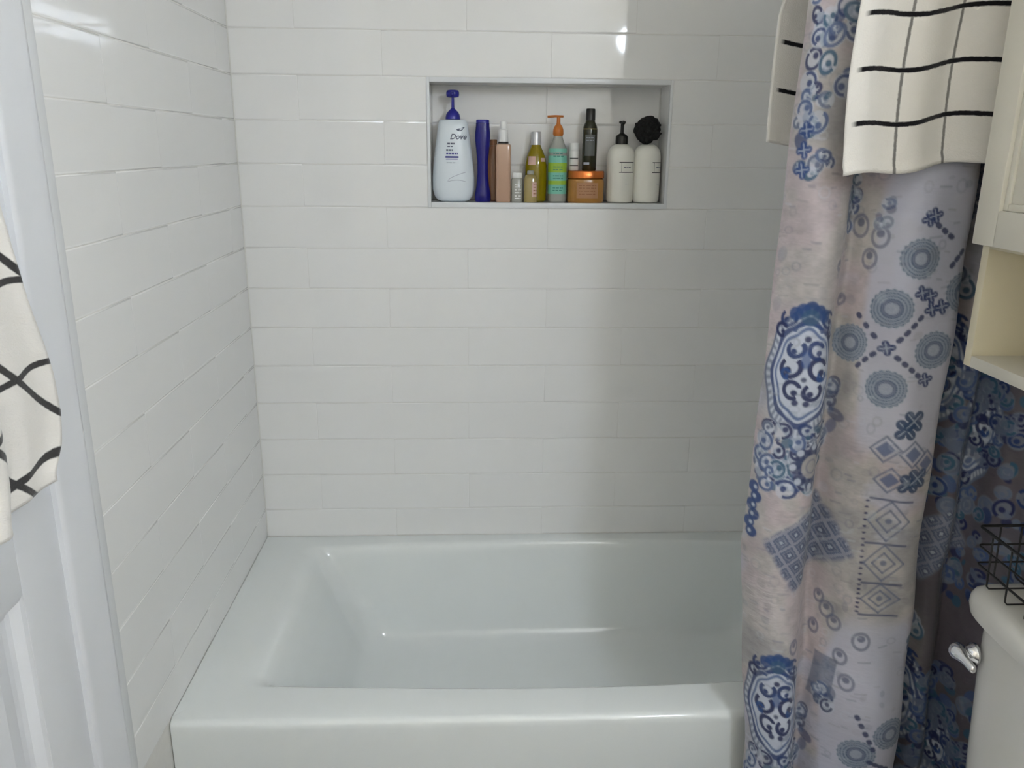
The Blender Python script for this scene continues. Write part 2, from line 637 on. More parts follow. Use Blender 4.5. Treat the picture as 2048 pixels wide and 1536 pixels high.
def smooth_path(P, n):
    """Catmull-Rom through the control points, resampled to equal arc length"""
    Q = []
    m = len(P)
    for i in range(m - 1):
        p0, p1, p2, p3 = P[max(i - 1, 0)], P[i], P[i + 1], P[min(i + 2, m - 1)]
        for t in np.linspace(0, 1, 24, endpoint=False):
            Q.append(.5 * ((2 * p1) + (-p0 + p2) * t + (2 * p0 - 5 * p1 + 4 * p2 - p3) * t * t + (-p0 + 3 * p1 - 3 * p2 + p3) * t ** 3))
    Q.append(P[-1])
    Q = np.array(Q)
    d = np.concatenate([[0], np.cumsum(np.linalg.norm(np.diff(Q, axis=0), axis=1))])
    s = np.linspace(0, d[-1], n)
    return s, np.stack([np.interp(s, d, Q[:, 0]), np.interp(s, d, Q[:, 1])], 1)


NS = 430
cs, cpath = smooth_path(PLAN, NS)
SLEN = cs[-1]
_front = int(np.argmax(cpath[:, 0] > 1.3535)) or NS
_front = max(_front, 10)


def XS(x):
    """arc length of the front run of the cloth at world x"""
    return float(np.interp(x, cpath[:_front, 0], cs[:_front]))


zt = np.concatenate([np.linspace(1.955, 1.78, 22, endpoint=False), np.linspace(1.78, .34, 720, endpoint=False), np.linspace(.34, .12, 40)])
NT = len(zt)
Sg, Zg = np.meshgrid(cs, zt)                       # rows: z, columns: s


def vnoise(s, z, cell, seed):
    rg = np.random.default_rng(seed)
    T = rg.random((64, 64))
    u, v = s / cell + 7.3, z / cell + 3.1
    i, j = np.floor(u).astype(int), np.floor(v).astype(int)
    fu, fv = u - i, v - j
    fu, fv = fu * fu * (3 - 2 * fu), fv * fv * (3 - 2 * fv)
    i, j = i % 64, j % 64
    i2, j2 = (i + 1) % 64, (j + 1) % 64
    return (T[i, j] * (1 - fu) + T[i2, j] * fu) * (1 - fv) + (T[i, j2] * (1 - fu) + T[i2, j2] * fu) * fv


def lin(r, g, b):
    return np.array(srgb(r, g, b)[:3])


COL = np.zeros(Sg.shape + (3,))
n1 = vnoise(Sg, Zg, .085, 1) * .65 + vnoise(Sg, Zg, .03, 2) * .35
n2 = vnoise(Sg, Zg, .11, 3) * .6 + vnoise(Sg, Zg, .04, 4) * .4
n3 = vnoise(Sg, Zg, .012, 5) * .6 + vnoise(Sg, Zg * 2.2, .005, 6) * .4
CREAM, PINK, LAV, GREY = lin(180, 175, 174), lin(182, 170, 175), lin(180, 182, 198), lin(146, 145, 148)
NAVY, BLUE, TEAL, STEEL, PALE = lin(34, 42, 86), lin(48, 80, 136), lin(56, 92, 118), lin(98, 108, 132), lin(190, 197, 210)


def ss(x, a, b):
    t = np.clip((x - a) / (b - a), 0, 1)
    return t * t * (3 - 2 * t)


COL[:] = CREAM
COL += (PINK - COL) * (ss(n1, .45, .65) * .75)[..., None]
COL += (LAV - COL) * (ss(n2, .52, .70) * .7)[..., None]
COL += (GREY - COL) * (ss(1 - n1, .58, .75) * .6)[..., None]
COL *= (0.82 + .30 * n3)[..., None]


def paint(mask, col, a=1.0):
    """mask is an array over the whole sheet, or (slices, local array)"""
    if isinstance(mask, tuple):
        sl, mk = mask
        c = COL[sl]
        c += (col - c) * (np.clip(mk, 0, 1) * a)[..., None]
    else:
        COL[:] = COL + (col - COL) * (np.clip(mask, 0, 1) * a)[..., None]


AA = .0016


def window(s0, z0, r):
    i0, i1 = np.searchsorted(cs, [s0 - r, s0 + r])
    jj = np.where((zt < z0 + r) & (zt > z0 - r))[0]
    if len(jj) == 0 or i1 <= i0:
        return None
    return (slice(jj[0], jj[-1] + 1), slice(i0, i1))


def local(s0, z0, r, rot=0.0):
    w_ = window(s0, z0, r)
    if w_ is None:
        return None, None, None
    x, y = Sg[w_] - s0, Zg[w_] - z0
    c, s_ = math.cos(rot), math.sin(rot)
    return w_, x * c + y * s_, -x * s_ + y * c


def stroke(d, wd):
    return 1 - ss(np.abs(d), wd * .5 - AA * .5, wd * .5 + AA)


def fill(d):
    return 1 - ss(d, -AA, AA)


def ring(s0, z0, r, wd, col, a=1.0, k=1.0, arc=None, rot=0.0):
    w_, x, y = local(s0, z0, r * max(1, k) + wd * 2, rot)
    if w_ is None:
        return
    d = np.hypot(x, y / k) - r
    m = stroke(d, wd)
    if arc is not None:
        an = np.mod(np.arctan2(y, x), 2 * PI)
        m = m * (an < arc)
    paint((w_, m), col, a)


def disc(s0, z0, r, col, a=1.0, k=1.0, rot=0.0):
    w_, x, y = local(s0, z0, r * max(1, k) + .005, rot)
    if w_ is None:
        return
    paint((w_, fill(np.hypot(x, y / k) - r)), col, a)


def seg(s0, z0, s1, z1, wd, col, a=1.0):
    cx, cz, L = (s0 + s1) / 2, (z0 + z1) / 2, math.hypot(s1 - s0, z1 - z0) / 2 + .006
    w_, x, y = local(cx, cz, L, math.atan2(z1 - z0, s1 - s0))
    if w_ is None:
        return
    d = np.maximum(np.abs(x) - (L - .006), 0)
    paint((w_, stroke(np.hypot(d, y), wd)), col, a)


def dot_circle(s0, z0, r=.030, rot=0.0):
    """round medallion made of rows of fine dashes with a paler centre"""
    w_, x, y = local(s0, z0, r * 1.25, rot)
    if w_ is None:
        return
    rr = np.hypot(x, y)
    an = np.arctan2(y, x)
    rings_ = .5 + .5 * np.cos(rr / r * 2 * PI * 6.0)
    spokes = .5 + .5 * np.cos(an * np.round(8 + 34 * rr / r))
    m = fill(rr - r * (1.04 + .04 * np.cos(an * 20)))
    paint((w_, m), PALE, .75)
    paint((w_, m * (.52 + .48 * rings_ * (.4 + .6 * spokes))), TEAL * .55 + NAVY * .25 + STEEL * .2, .88)
    paint((w_, stroke(rr - r * .42, .005) * m), NAVY * .6 + STEEL * .4, .5)
    paint((w_, fill(rr - r * .33) * (.35 + .65 * rings_)), LAV, .65)


def quatre(s0, z0, r=.013, rot=.3, col=None):
    col = NAVY * .75 + BLUE * .25 if col is None else col
    w_, x, y = local(s0, z0, r * 1.6, rot)
    if w_ is None:
        return
    rr, an = np.hypot(x, y), np.arctan2(y, x)
    paint((w_, fill(rr - r * (.42 + .58 * np.abs(np.cos(2 * an)) ** .7))), col, .92)
    paint((w_, stroke(np.abs(np.cos(2 * an + PI / 2)) * rr, .0035) * fill(rr - r * .8)), PALE, .55)


def curl(s0, z0, r, flip=1, col=None, wd=.0045, a=.95):
    col = NAVY if col is None else col
    ring(s0, z0, r, wd, col, a, 1.15, arc=4.9, rot=(.4 if flip > 0 else 2.3))
    disc(s0 + flip * r * .30, z0 - r * .35, r * .42, col, a)


def medallion(s0, z0, a=.040, b=.075):
    """pointed oval with scrolls inside, doubled outline and a scalloped hatch outside"""
    w_, x, y = local(s0, z0, b * 1.7)
    if w_ is None:
        return
    def shape(k):
        return (np.abs(x / (a * k)) ** 1.75 + np.abs(y / (b * k)) ** 1.75) ** (1 / 1.75)
    e = shape(1.0)
    an = np.arctan2(y / b, x / a)
    wob = 1 + .035 * np.cos(an * 8)
    m = fill((e / wob - 1.34) * a)
    paint((w_, m), PALE, .85)
    hatch = .5 + .5 * np.cos(an * 46)
    paint((w_, m * hatch * ss(e, 1.08, 1.16)), STEEL, .75)
    paint((w_, stroke((e / wob - 1.34) * a, .0035)), STEEL, .9)
    paint((w_, stroke((e / wob - 1.06) * a, .0060)), NAVY * .6 + BLUE * .4, .9)
    paint((w_, fill((e - 1.0) * a)), PALE * .9 + LAV * .1, .9)
    paint((w_, stroke((e / wob - .90) * a, .0030)), BLUE, .8)
    paint((w_, (.5 + .5 * np.cos(y / .0038)) * fill((e - .86) * a) * ss(e, .62, .72) * ss(x, .0, .01)), STEEL, .55)
    for sx in (-1, 1):
        curl(s0 + sx * a * .42, z0 + b * .12, a * .28, sx, None, .0065)
        curl(s0 + sx * a * .30, z0 + b * .50, a * .22, sx, BLUE * .4 + NAVY * .6, .006)
        curl(s0 + sx * a * .30, z0 - b * .34, a * .24, -sx, None, .006)
        curl(s0 + sx * a * .55, z0 - b * .02, a * .13, -sx, BLUE)
        disc(s0 + sx * a * .16, z0 - b * .60, a * .10, NAVY, .9)
        curl(s0 + sx * a * .62, z0 + b * 1.10, a * .22, sx, NAVY * .7 + BLUE * .3)
        curl(s0 + sx * a * .85, z0 + b * .85, a * .17, -sx, NAVY)
    disc(s0, z0 + b * .30, a * .13, BLUE, .7, 2.2)
    disc(s0, z0 + b * .72, a * .10, NAVY, .9)
    disc(s0, z0 - b * .10, a * .08, NAVY, .8)
    ring(s0, z0 + b * .84, a * .40, .006, BLUE * .7 + NAVY * .3, .85, .7, arc=PI)
    # crest
    for k, (dx, dz) in enumerate(((0, 1.34), (-.22, 1.28), (.24, 1.27), (-.42, 1.20), (.44, 1.18))):
        disc(s0 + dx * a, z0 + dz * b, a * .20, BLUE * (.9 if k % 2 else .75), .9, 1.1)
    disc(s0, z0 + b * 1.15, a * .26, TEAL, .55)


def scroll_field(s0, z0, rs, rz_, n, seed, dens=.9):
    """tangle of curls and loops in navy and steel"""
    rg = np.random.default_rng(seed)
    for k in range(n):
        s = s0 + rg.uniform(-rs, rs)
        z = z0 + rg.uniform(-rz_, rz_)
        r = rg.uniform(.006, .014)
        c = [NAVY, NAVY * .6 + BLUE * .4, STEEL, BLUE * .6 + STEEL * .4, TEAL][rg.integers(5)]
        if rg.random() < .6:
            disc(s, z, r * 1.35, PALE if dens < 1 else STEEL * .7 + PALE * .2, .55 if dens < 1 else .6)
            ring(s, z, r, .0042, c, dens, rg.uniform(.8, 1.4), arc=rg.uniform(3.4, 6.2), rot=rg.uniform(0, 6))
            disc(s + rg.uniform(-.4, .4) * r, z + rg.uniform(-.4, .4) * r, r * .4, c, dens)
        else:
            disc(s, z, r * .8, c, dens * .85, rg.uniform(.6, 1.8), rg.uniform(0, 3))


def flower(s0, z0, r=.028):
    for k in range(8):
        a = 2 * PI * k / 8
        s, z = s0 + r * math.cos(a), z0 + r * math.sin(a)
        disc(s, z, r * .40, NAVY * .75 + STEEL * .25, .85)
        disc(s + .2 * r * math.cos(a), z + .2 * r * math.sin(a), r * .20, PALE, .85)
    disc(s0, z0, r * .72, CREAM * .85, .9)
    ring(s0, z0, r * .40, .003, STEEL, .5)


def lattice(s0, z0, rs, rz_, cell=.029, rot=.62):
    w_, x, y = local(s0, z0, max(rs, rz_) * 1.7)
    if w_ is None:
        return
    xw = np.tile(cpath[:, 0], (NT, 1))[w_]
    x = .45 * x + .55 * 1.18 * (xw - float(np.interp(s0, cs, cpath[:, 0])))
    x, y = x + .004 * (n3[w_] - .5), y + .004 * (n1[w_] - .5)
    c, s_ = math.cos(rot), math.sin(rot)
    u, v = (x * c + y * s_) / cell, (-x * s_ + y * c) / cell
    edge = (1 - ss(np.abs(u) * cell + .02 * (n2[w_] - .5), rs - .008, rs + .006)) * (1 - ss(np.abs(v) * cell + .02 * (n1[w_] - .5), rz_ - .008, rz_ + .006))
    fu, fv = np.abs(u - np.floor(u) - .5), np.abs(v - np.floor(v) - .5)
    q = np.maximum(fu, fv)
    paint((w_, edge), STEEL * .5 + LAV * .4, .85)
    paint((w_, edge * (q < .41)), STEEL * .75 + NAVY * .25, .85)
    paint((w_, edge * (q < .30)), STEEL * .7 + CREAM * .3, .7)
    paint((w_, edge * (q < .22)), NAVY * .45 + STEEL * .55, .75)
    paint((w_, edge * (q < .10)), PALE, .6)


def frames(s0, z0, wd, hts):
    z = z0
    for i, h in enumerate(hts):
        seg(s0 - wd, z, s0 + wd, z - .004, .0032, NAVY * .6 + STEEL * .4, .8)
        zc = z - h / 2
        for q in (1.0, .55):
            for (ax, az, bx, bz) in ((-1, 0, 0, 1), (0, 1, 1, 0), (1, 0, 0, -1), (0, -1, -1, 0)):
                seg(s0 + ax * wd * q, zc + az * h * .45 * q, s0 + bx * wd * q, zc + bz * h * .45 * q, .0024, STEEL, .75)
        disc(s0, zc, .005, STEEL, .8)
        for k in range(7):
            disc(s0 - wd * 1.12, z - h * (k + .5) / 7, .0034, NAVY, .9, .55)
        z -= h
    seg(s0 - wd, z, s0 + wd, z - .004, .0032, NAVY * .6 + STEEL * .4, .8)


def chain(s0, z0, s1, z1, n):
    for k in range(n):
        t = (k + .5) / n
        L = math.hypot(s1 - s0, z1 - z0)
        dx, dz = (s1 - s0) / L * .0020, (z1 - z0) / L * .0020
        s, z = s0 + (s1 - s0) * t, z0 + (z1 - z0) * t
        seg(s - dx, z - dz, s + dx, z + dz, .0076, NAVY * .75 + STEEL * .25, .9)


# ---- the print, laid out on the cloth (repeat about 0.63 m high)
REP = 0.632
fx = XS
for k in (-1, 0):                                       # the pale strip that follows the second fold
    w_, x, y = local(fx(1.282), (1.23 if k == 0 else .45), .30)
    if w_ is not None:
        paint((w_, 1 - ss((np.abs(x / .080) ** 4 + np.abs(y / .24) ** 4) ** .25 - .25 * (n1[w_] - .5), .86, 1.08)), LAV * 1.06, .8)
for (x_, z_) in ((1.274, 1.315), (1.243, 1.235), (1.316, 1.169), (1.252, 1.102), (1.204, 1.170), (1.350, 1.262), (1.324, .458), (1.272, .412)):
    dot_circle(fx(x_), z_)
for (x_, z_) in ((1.279, 1.376), (1.288, 1.381), (1.297, 1.257), (1.245, 1.170), (1.311, 1.119), (1.302, 1.236), (1.282, 1.262), (1.318, 1.240)):
    quatre(fx(x_), z_)
for (x_, z_) in ((1.288, 1.036), (1.305, .941), (1.318, .950), (1.300, 1.050)):
    quatre(fx(x_), z_, .021, .75, NAVY * .6 + TEAL * .4)
for (xa, za, xb, zb, n) in ((1.205, 1.225, 1.235, 1.180, 3), (1.255, 1.180, 1.290, 1.228, 4), (1.255, 1.160, 1.303, 1.122, 4), (1.212, 1.130, 1.236, 1.162, 3),
                            (1.325, 1.300, 1.345, 1.330, 3), (1.290, 1.370, 1.325, 1.345, 3), (1.262, .500, 1.300, .420, 5), (1.290, .400, 1.330, .380, 4)):
    chain(fx(xa), za, fx(xb), zb, n)
for (x_, z_) in ((1.305, .993), (1.275, .945), (1.262, 1.000), (1.332, .975)):
    w2, x2, y2 = local(fx(x_), z_, .03, PI / 4)
    if w2 is not None:
        paint((w2, fill(np.maximum(np.abs(x2), np.abs(y2)) - .010)), STEEL * .5 + BLUE * .5, .8)
        paint((w2, stroke(np.maximum(np.abs(x2), np.abs(y2)) - .016, .0026)), STEEL, .8)
frames(fx(1.285), .910, .032, (.082, .074, .060))
for k in (-1, 0):
    dz = k * REP
    medallion(fx(1.119), 1.124 + dz, .052, .082)
    scroll_field(fx(1.130), .975 + dz, .075, .055, 120, 21)
    scroll_field(fx(1.185), 1.045 + dz, .020, .05, 16, 23, .7)
    flower(fx(1.155), .961 + dz, .030)
lattice(fx(1.168), .812, .070, .062)
# blue beads along the hem on the left
for q in range(6):
    disc(.010 + .007 * (q % 2), .912 - q * .017, .011, BLUE * .75 + NAVY * .25, .95)
    disc(.014, .912 - q * .017, .0035, PALE, .9)
# small flowers and blotches on the plainer ground
for (x_, z_, r) in ((1.150, .620, .010), (1.235, .600, .011), (1.245, .555, .012), (1.215, .680, .012), (1.200, .640, .010), (1.225, .660, .011), (1.205, .700, .009),
                    (1.212, 1.310, .012), (1.200, 1.360, .014), (1.222, 1.345, .013), (1.160, 1.300, .006), (1.185, 1.240, .007), (1.262, .640, .013)):
    ring(fx(x_), z_, r, .004, STEEL * .6 + NAVY * .4, .6, 1.2)
    disc(fx(x_), z_ + r * .4, r * .5, NAVY * .6 + STEEL * .4, .7)
w2, x2, y2 = local(fx(1.212), .548, .07, -.15)
if w2 is not None:
    paint((w2, fill(np.maximum(np.abs(x2) - .024, np.abs(y2) - .046)) * (.5 + .5 * n3[w2])), STEEL * .8 + TEAL * .1, .85)
scroll_field(fx(1.215), .510, .018, .02, 10, 24, .8)
scroll_field(fx(1.178), 1.395, .016, .04, 14, 22, .85)
scroll_field(fx(1.225), 1.385, .012, .02, 6, 25, .6)
# faint figure and brush marks all over the ground
rg = np.random.default_rng(77)
for q in range(1500):
    s_, z_ = rg.uniform(0, SLEN), rg.uniform(.2, 1.75)
    c_ = [STEEL, GREY * .7, STEEL * .6 + PINK * .4, PALE, NAVY * .3 + STEEL * .7][rg.integers(5)]
    if rg.random() < .22:
        ring(s_, z_, rg.uniform(.004, .009), .0026, c_, rg.uniform(.10, .25), rg.uniform(.7, 1.3))
    elif rg.random() < .35:
        disc(s_, z_, rg.uniform(.004, .010), c_, rg.uniform(.10, .28), rg.uniform(.5, 1.4), rg.uniform(0, 3))
    else:
        a_ = rg.uniform(-.18, .18)
        l_ = rg.uniform(.003, .010)
        seg(s_ - l_, z_ - l_ * a_, s_ + l_, z_ + l_ * a_, .0026, c_, rg.uniform(.15, .38))
# upper left strip: loose blue blossoms
scroll_field(fx(1.088), 1.60, .022, .16, 40, 31)
for z_ in (1.505, 1.475, 1.445):
    quatre(fx(1.086), z_, .014, .2, BLUE * .8 + NAVY * .2)
scroll_field(fx(1.14), 1.62, .04, .18, 30, 33, .8)
# cloth behind the fold: shade painted dark into the ground, navy ornament over it
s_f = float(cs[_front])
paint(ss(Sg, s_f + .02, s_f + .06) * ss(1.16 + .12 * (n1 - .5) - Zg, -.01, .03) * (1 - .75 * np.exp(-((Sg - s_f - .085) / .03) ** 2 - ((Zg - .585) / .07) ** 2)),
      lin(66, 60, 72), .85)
for k in (-1, 0, 1):
    dz = k * REP
    medallion(s_f + .080, 1.115 + dz, .045, .078)
    medallion(s_f + .185, 1.01 + dz, .042, .076)
    scroll_field(s_f + .10, .93 + dz, .09, .09, 90, 41, 1.0)
    scroll_field(s_f + .21, 1.06 + dz, .09, .12, 90, 42, 1.0)
    scroll_field(s_f + .24, .80 + dz, .08, .12, 80, 46, 1.0)
    lattice(s_f + .13, .80 + dz, .06, .05)
    scroll_field(s_f + .05, .62 + dz, .06, .03, 20, 43, .9)
    scroll_field(s_f + .11, .47 + dz, .10, .07, 70, 44, 1.0)
    scroll_field(s_f + .08, 1.40 + dz, .05, .03, 26, 45, 1.0)

# ---- geometry
top = ss(Zg, 1.35, 1.95)                                # folds flatten a little towards the rod
px = np.tile(cpath[:, 0], (NT, 1))
py = np.tile(cpath[:, 1], (NT, 1))
py = ROD_Y - .012 + (py - ROD_Y + .012) * (1 - .42 * top)
# the free edge leans out towards the floor, then tucks back
lean = np.interp(Zg[:, 0], [.12, .40, .55, .80, 1.10, 1.95], [.030, .022, .008, -.010, -.004, .016])
fade = np.exp(-cs / .16)
px = px + lean[:, None] * fade[None, :]
px = px + .010 * np.interp(Zg, [.1, .5, 1.4, 2.0], [1.0, .8, .0, .0]) * np.exp(-((Sg - XS(1.345)) / .07) ** 2)
out = np.interp(Zg[:, 0], [.12, .45, .75, 1.95], [-.030, -.026, -.004, 0.0])
py = py + out[:, None]
py = py + .0035 * np.sin(Sg * 60 + Zg * 9 + 3 * vnoise(Sg, Zg, .2, 9)) * (1 - top)
py = py + .003 * np.sin(Zg * 26 + Sg * 14) * (1 - top)
# keep clear of the tub apron and the side wall
low = Zg < TUB_H + .02
py = np.where(low, np.minimum(py, -.7905), py)
px = np.minimum(px, WID - .006)
Vc = np.stack([px, py, Zg], -1).reshape(-1, 3)
idx = np.arange(NS * NT).reshape(NT, NS)
Fc = np.stack([idx[:-1, :-1], idx[1:, :-1], idx[1:, 1:], idx[:-1, 1:]], -1).reshape(-1, 4)
me = bpy.data.meshes.new('cloth')
me.vertices.add(len(Vc))
me.vertices.foreach_set('co', Vc.astype(np.float32).ravel())
me.loops.add(Fc.size)
me.loops.foreach_set('vertex_index', Fc.astype(np.int32).ravel())
me.polygons.add(len(Fc))
me.polygons.foreach_set('loop_start', np.arange(0, Fc.size, 4, dtype=np.int32))
me.polygons.foreach_set('use_smooth', np.ones(len(Fc), bool))
me.update(calc_edges=True)
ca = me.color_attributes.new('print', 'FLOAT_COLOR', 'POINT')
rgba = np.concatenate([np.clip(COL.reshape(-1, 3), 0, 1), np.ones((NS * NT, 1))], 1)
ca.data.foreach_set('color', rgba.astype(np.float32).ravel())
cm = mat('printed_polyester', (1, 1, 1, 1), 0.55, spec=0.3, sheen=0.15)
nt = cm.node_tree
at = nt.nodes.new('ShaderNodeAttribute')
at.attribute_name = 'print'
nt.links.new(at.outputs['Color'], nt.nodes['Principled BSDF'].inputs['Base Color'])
wv = nt.nodes.new('ShaderNodeTexNoise')
wv.inputs['Scale'].default_value = 40
_tc = nt.nodes.new('ShaderNodeTexCoord')
_mp = nt.nodes.new('ShaderNodeMapping')
_mp.inputs['Scale'].default_value = (1, 1, 4)
nt.links.new(_tc.outputs['Object'], _mp.inputs['Vector'])
nt.links.new(_mp.outputs['Vector'], wv.inputs['Vector'])
bp = nt.nodes.new('ShaderNodeBump')
bp.inputs['Strength'].default_value = .25
bp.inputs['Distance'].default_value = .003
nt.links.new(wv.outputs['Fac'], bp.inputs['Height'])
nt.links.new(bp.outputs['Normal'], nt.nodes['Principled BSDF'].inputs['Normal'])
curtain = thing('shower_curtain', 'blue and cream paisley medallion print shower curtain drawn to one side', 'curtain', (1.30, -.80, 0))
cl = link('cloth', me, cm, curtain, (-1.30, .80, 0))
for k in range(9):
    x = 1.085 + k * .052
    pts = [(x - 1.30, .018 * math.cos(a) + .0, ROD_Z - .010 + .026 * math.sin(a)) for a in np.linspace(0, 2 * PI, 20, endpoint=False)]
    tubes('curtain_ring', [pts], .0022, M['chrome'], curtain, 6, True)

rod = thing('curtain_rod', 'chrome shower curtain rod spanning the tub alcove', 'rod', (0.762, ROD_Y, ROD_Z))
V, F = tube([(-.7575, 0, 0), (.7575, 0, 0)], .0125, 20)
link('rod_tube', mesh('rod_tube', V, F, True, 40), M['chrome'], rod)
for sx in (-1, 1):
    V, F = tube([(sx * .7610, 0, 0), (sx * .7450, 0, 0), (sx * .7440, 0, 0)], .030, 24)
    link('end_flange', mesh('end_flange', V, F, True, 40), M['chrome'], rod)

# ================================================================== towel over the rod
def cloth_grid(name, P, UV, m, parent=None, thick=.005, label=None, cat=None):
    """P[nv][nu] points, UV same shape"""
    nv, nu = P.shape[:2]
    I = np.arange(nu * nv).reshape(nv, nu)
    F = np.stack([I[:-1, :-1], I[:-1, 1:], I[1:, 1:], I[1:, :-1]], -1).reshape(-1, 4)
    me = mesh(name, P.reshape(-1, 3).tolist(), [tuple(f) for f in F.tolist()])
    uvl = me.uv_layers.new(name='cloth')
    li = np.zeros(len(me.loops), np.int32)
    me.loops.foreach_get('vertex_index', li)
    uvl.data.foreach_set('uv', UV.reshape(-1, 2)[li].astype(np.float32).ravel())
    o = link(name, me, m, parent)
    sd = o.modifiers.new('thickness', 'SOLIDIFY')
    sd.thickness = thick
    sd.offset = 0
    return o


nu, nv = 90, 170
BACK_SHIFT = .0255
R_T = .052                                            # drape radius over rod and gathered cloth
front_len, back_len = ROD_Z - 1.437, ROD_Z - 1.488
tot = front_len + PI * R_T + back_len
P = np.zeros((nv, nu, 3))
UV = np.zeros((nv, nu, 2))
for j in range(nv):
    a = tot * j / (nv - 1)
    for i in range(nu):
        t = i / (nu - 1)
        x = 1.122 + .335 * t
        tilt = .038 * t                               # hung slightly askew: higher towards the wall
        if a < front_len:
            dn = front_len - a                        # distance below the rod
            f = min(1, dn / .30)
            z = ROD_Z - dn + tilt * f
            y = ROD_Y - R_T - .034 * (f * f * (3 - 2 * f))
            y -= (.010 * math.sin(t * 9.0 + .6) + .006 * math.sin(t * 21 + 1.0)) * f
            x2 = x + .010 * (1 - f) * (0.5 - t) + .008 * f * f * (t - .5) - .004 * math.sin(z * 17) * f
            z += .004 * math.sin(t * 15 + .5) * f
            if a < .014:
                y -= .0035
        elif a < front_len + PI * R_T:
            th = (a - front_len) / R_T
            y = ROD_Y - R_T * math.cos(th)
            z = ROD_Z + R_T * math.sin(th)
            x2 = x - .012 * th / PI
        else:
            dn = a - front_len - PI * R_T
            f = min(1, dn / .30)
            z = ROD_Z - dn - .055 * t * f
            y = ROD_Y + R_T + .042 * f + .008 * math.sin(t * 11 + .4) * f
            x2 = x - .012 - .034 * f - .006 * f * math.sin(z * 9)
        P[j, i] = (x2, y, z)
        UV[j, i] = (x - 1.122, a if a < front_len + PI * R_T else min(a, tot - .022) - BACK_SHIFT)
towel_m = towel_mat('grid_terry', .0785, .0735, .0042, .0068, ou=-.0785 - .0005, ov=-.0705, fu=.72, edge=.012)
tw = cloth_grid('grid_towel', P, UV, towel_m)
tag(tw, 'white towel with black grid lines draped over the shower curtain rod', 'towel')

# ================================================================== towel hanging on the door
hook = thing('towel_hook', 'small chrome hook on the white door', 'hook', (XF, -1.335, 1.70))
box('hook_plate', (0.0003, .006, -.012, .012, -.03, .03), M['chrome'], hook, .002)
tubes('hook_arm', [[(.004, 0, .0), (.022, 0, -.018), (.042, 0, -.018), (.055, 0, -.004), (.058, 0, .014)]], .0042, M['chrome'], hook, 8)
nu, nv = 110, 120
P = np.zeros((nv, nu, 3))
UV = np.zeros((nv, nu, 2))
zr = np.array([1.700, 1.66, 1.58, 1.50, 1.424, 1.368, 1.297, 1.231, 1.197, 1.147, 1.105, 1.068])
yr = np.array([-1.325, -1.295, -1.235, -1.195, -1.158, -1.148, -1.131, -1.108, -1.099, -1.096, -1.104, -1.128])
for j in range(nv):
    v = j / (nv - 1)
    for i in range(nu):
        u = i / (nu - 1)                              # 0: far edge towards the room, 1: edge towards the tub
        z = 1.700 - .645 * v
        hw = float(np.interp(-z, -zr, yr + 1.335))
        y = -1.335 + hw * (2 * u - 1)
        f = min(1, v * 2.0)
        x = .030 + .020 * f + .014 * f * math.cos((2 * u - 1) * 8.6 + 3.6) + .006 * f * math.sin(u * 31)
        x += .012 * (1 - f)
        if u > .88:                                   # the selvedge curls back to the door
            x -= (u - .88) / .12 * .006 * f
        if v > .9:
            z += .018 * (v - .9) * 10 * (abs(2 * u - 1) ** 3) * .6
        P[j, i] = (x, y, z)
        UV[j, i] = (.68 * y + .73 * z, -.26 * y + .97 * z + .6 * (x - .05))
tm2 = towel_mat('grid_terry_door', .107, .112, .0085, .0085, ou=-.0915, ov=-1.470, fu=.95, fv=.95)
t2 = cloth_grid('grid_towel', P, UV, tm2)
tag(t2, 'white towel with slanting black grid lines hung from a hook on the door', 'towel')

# ================================================================== cabinet over the toilet
CY0, CY1 = -1.585, -.976
CZ0, CZ1 = 1.175, 1.95
cab = thing('wall_cabinet', 'cream wall cabinet with framed doors and an open shelf above the toilet', 'cabinet', (1.42, -1.28, CZ0))
ox, oy, oz = -1.42, 1.28, -CZ0


def cb(name, b, m, parent=None, bevel=.0015):
    bb = (b[0] + ox, b[1] + ox, b[2] + oy, b[3] + oy, b[4] + oz, b[5] + oz)
    return box(name, bb, m, parent or cab, bevel)


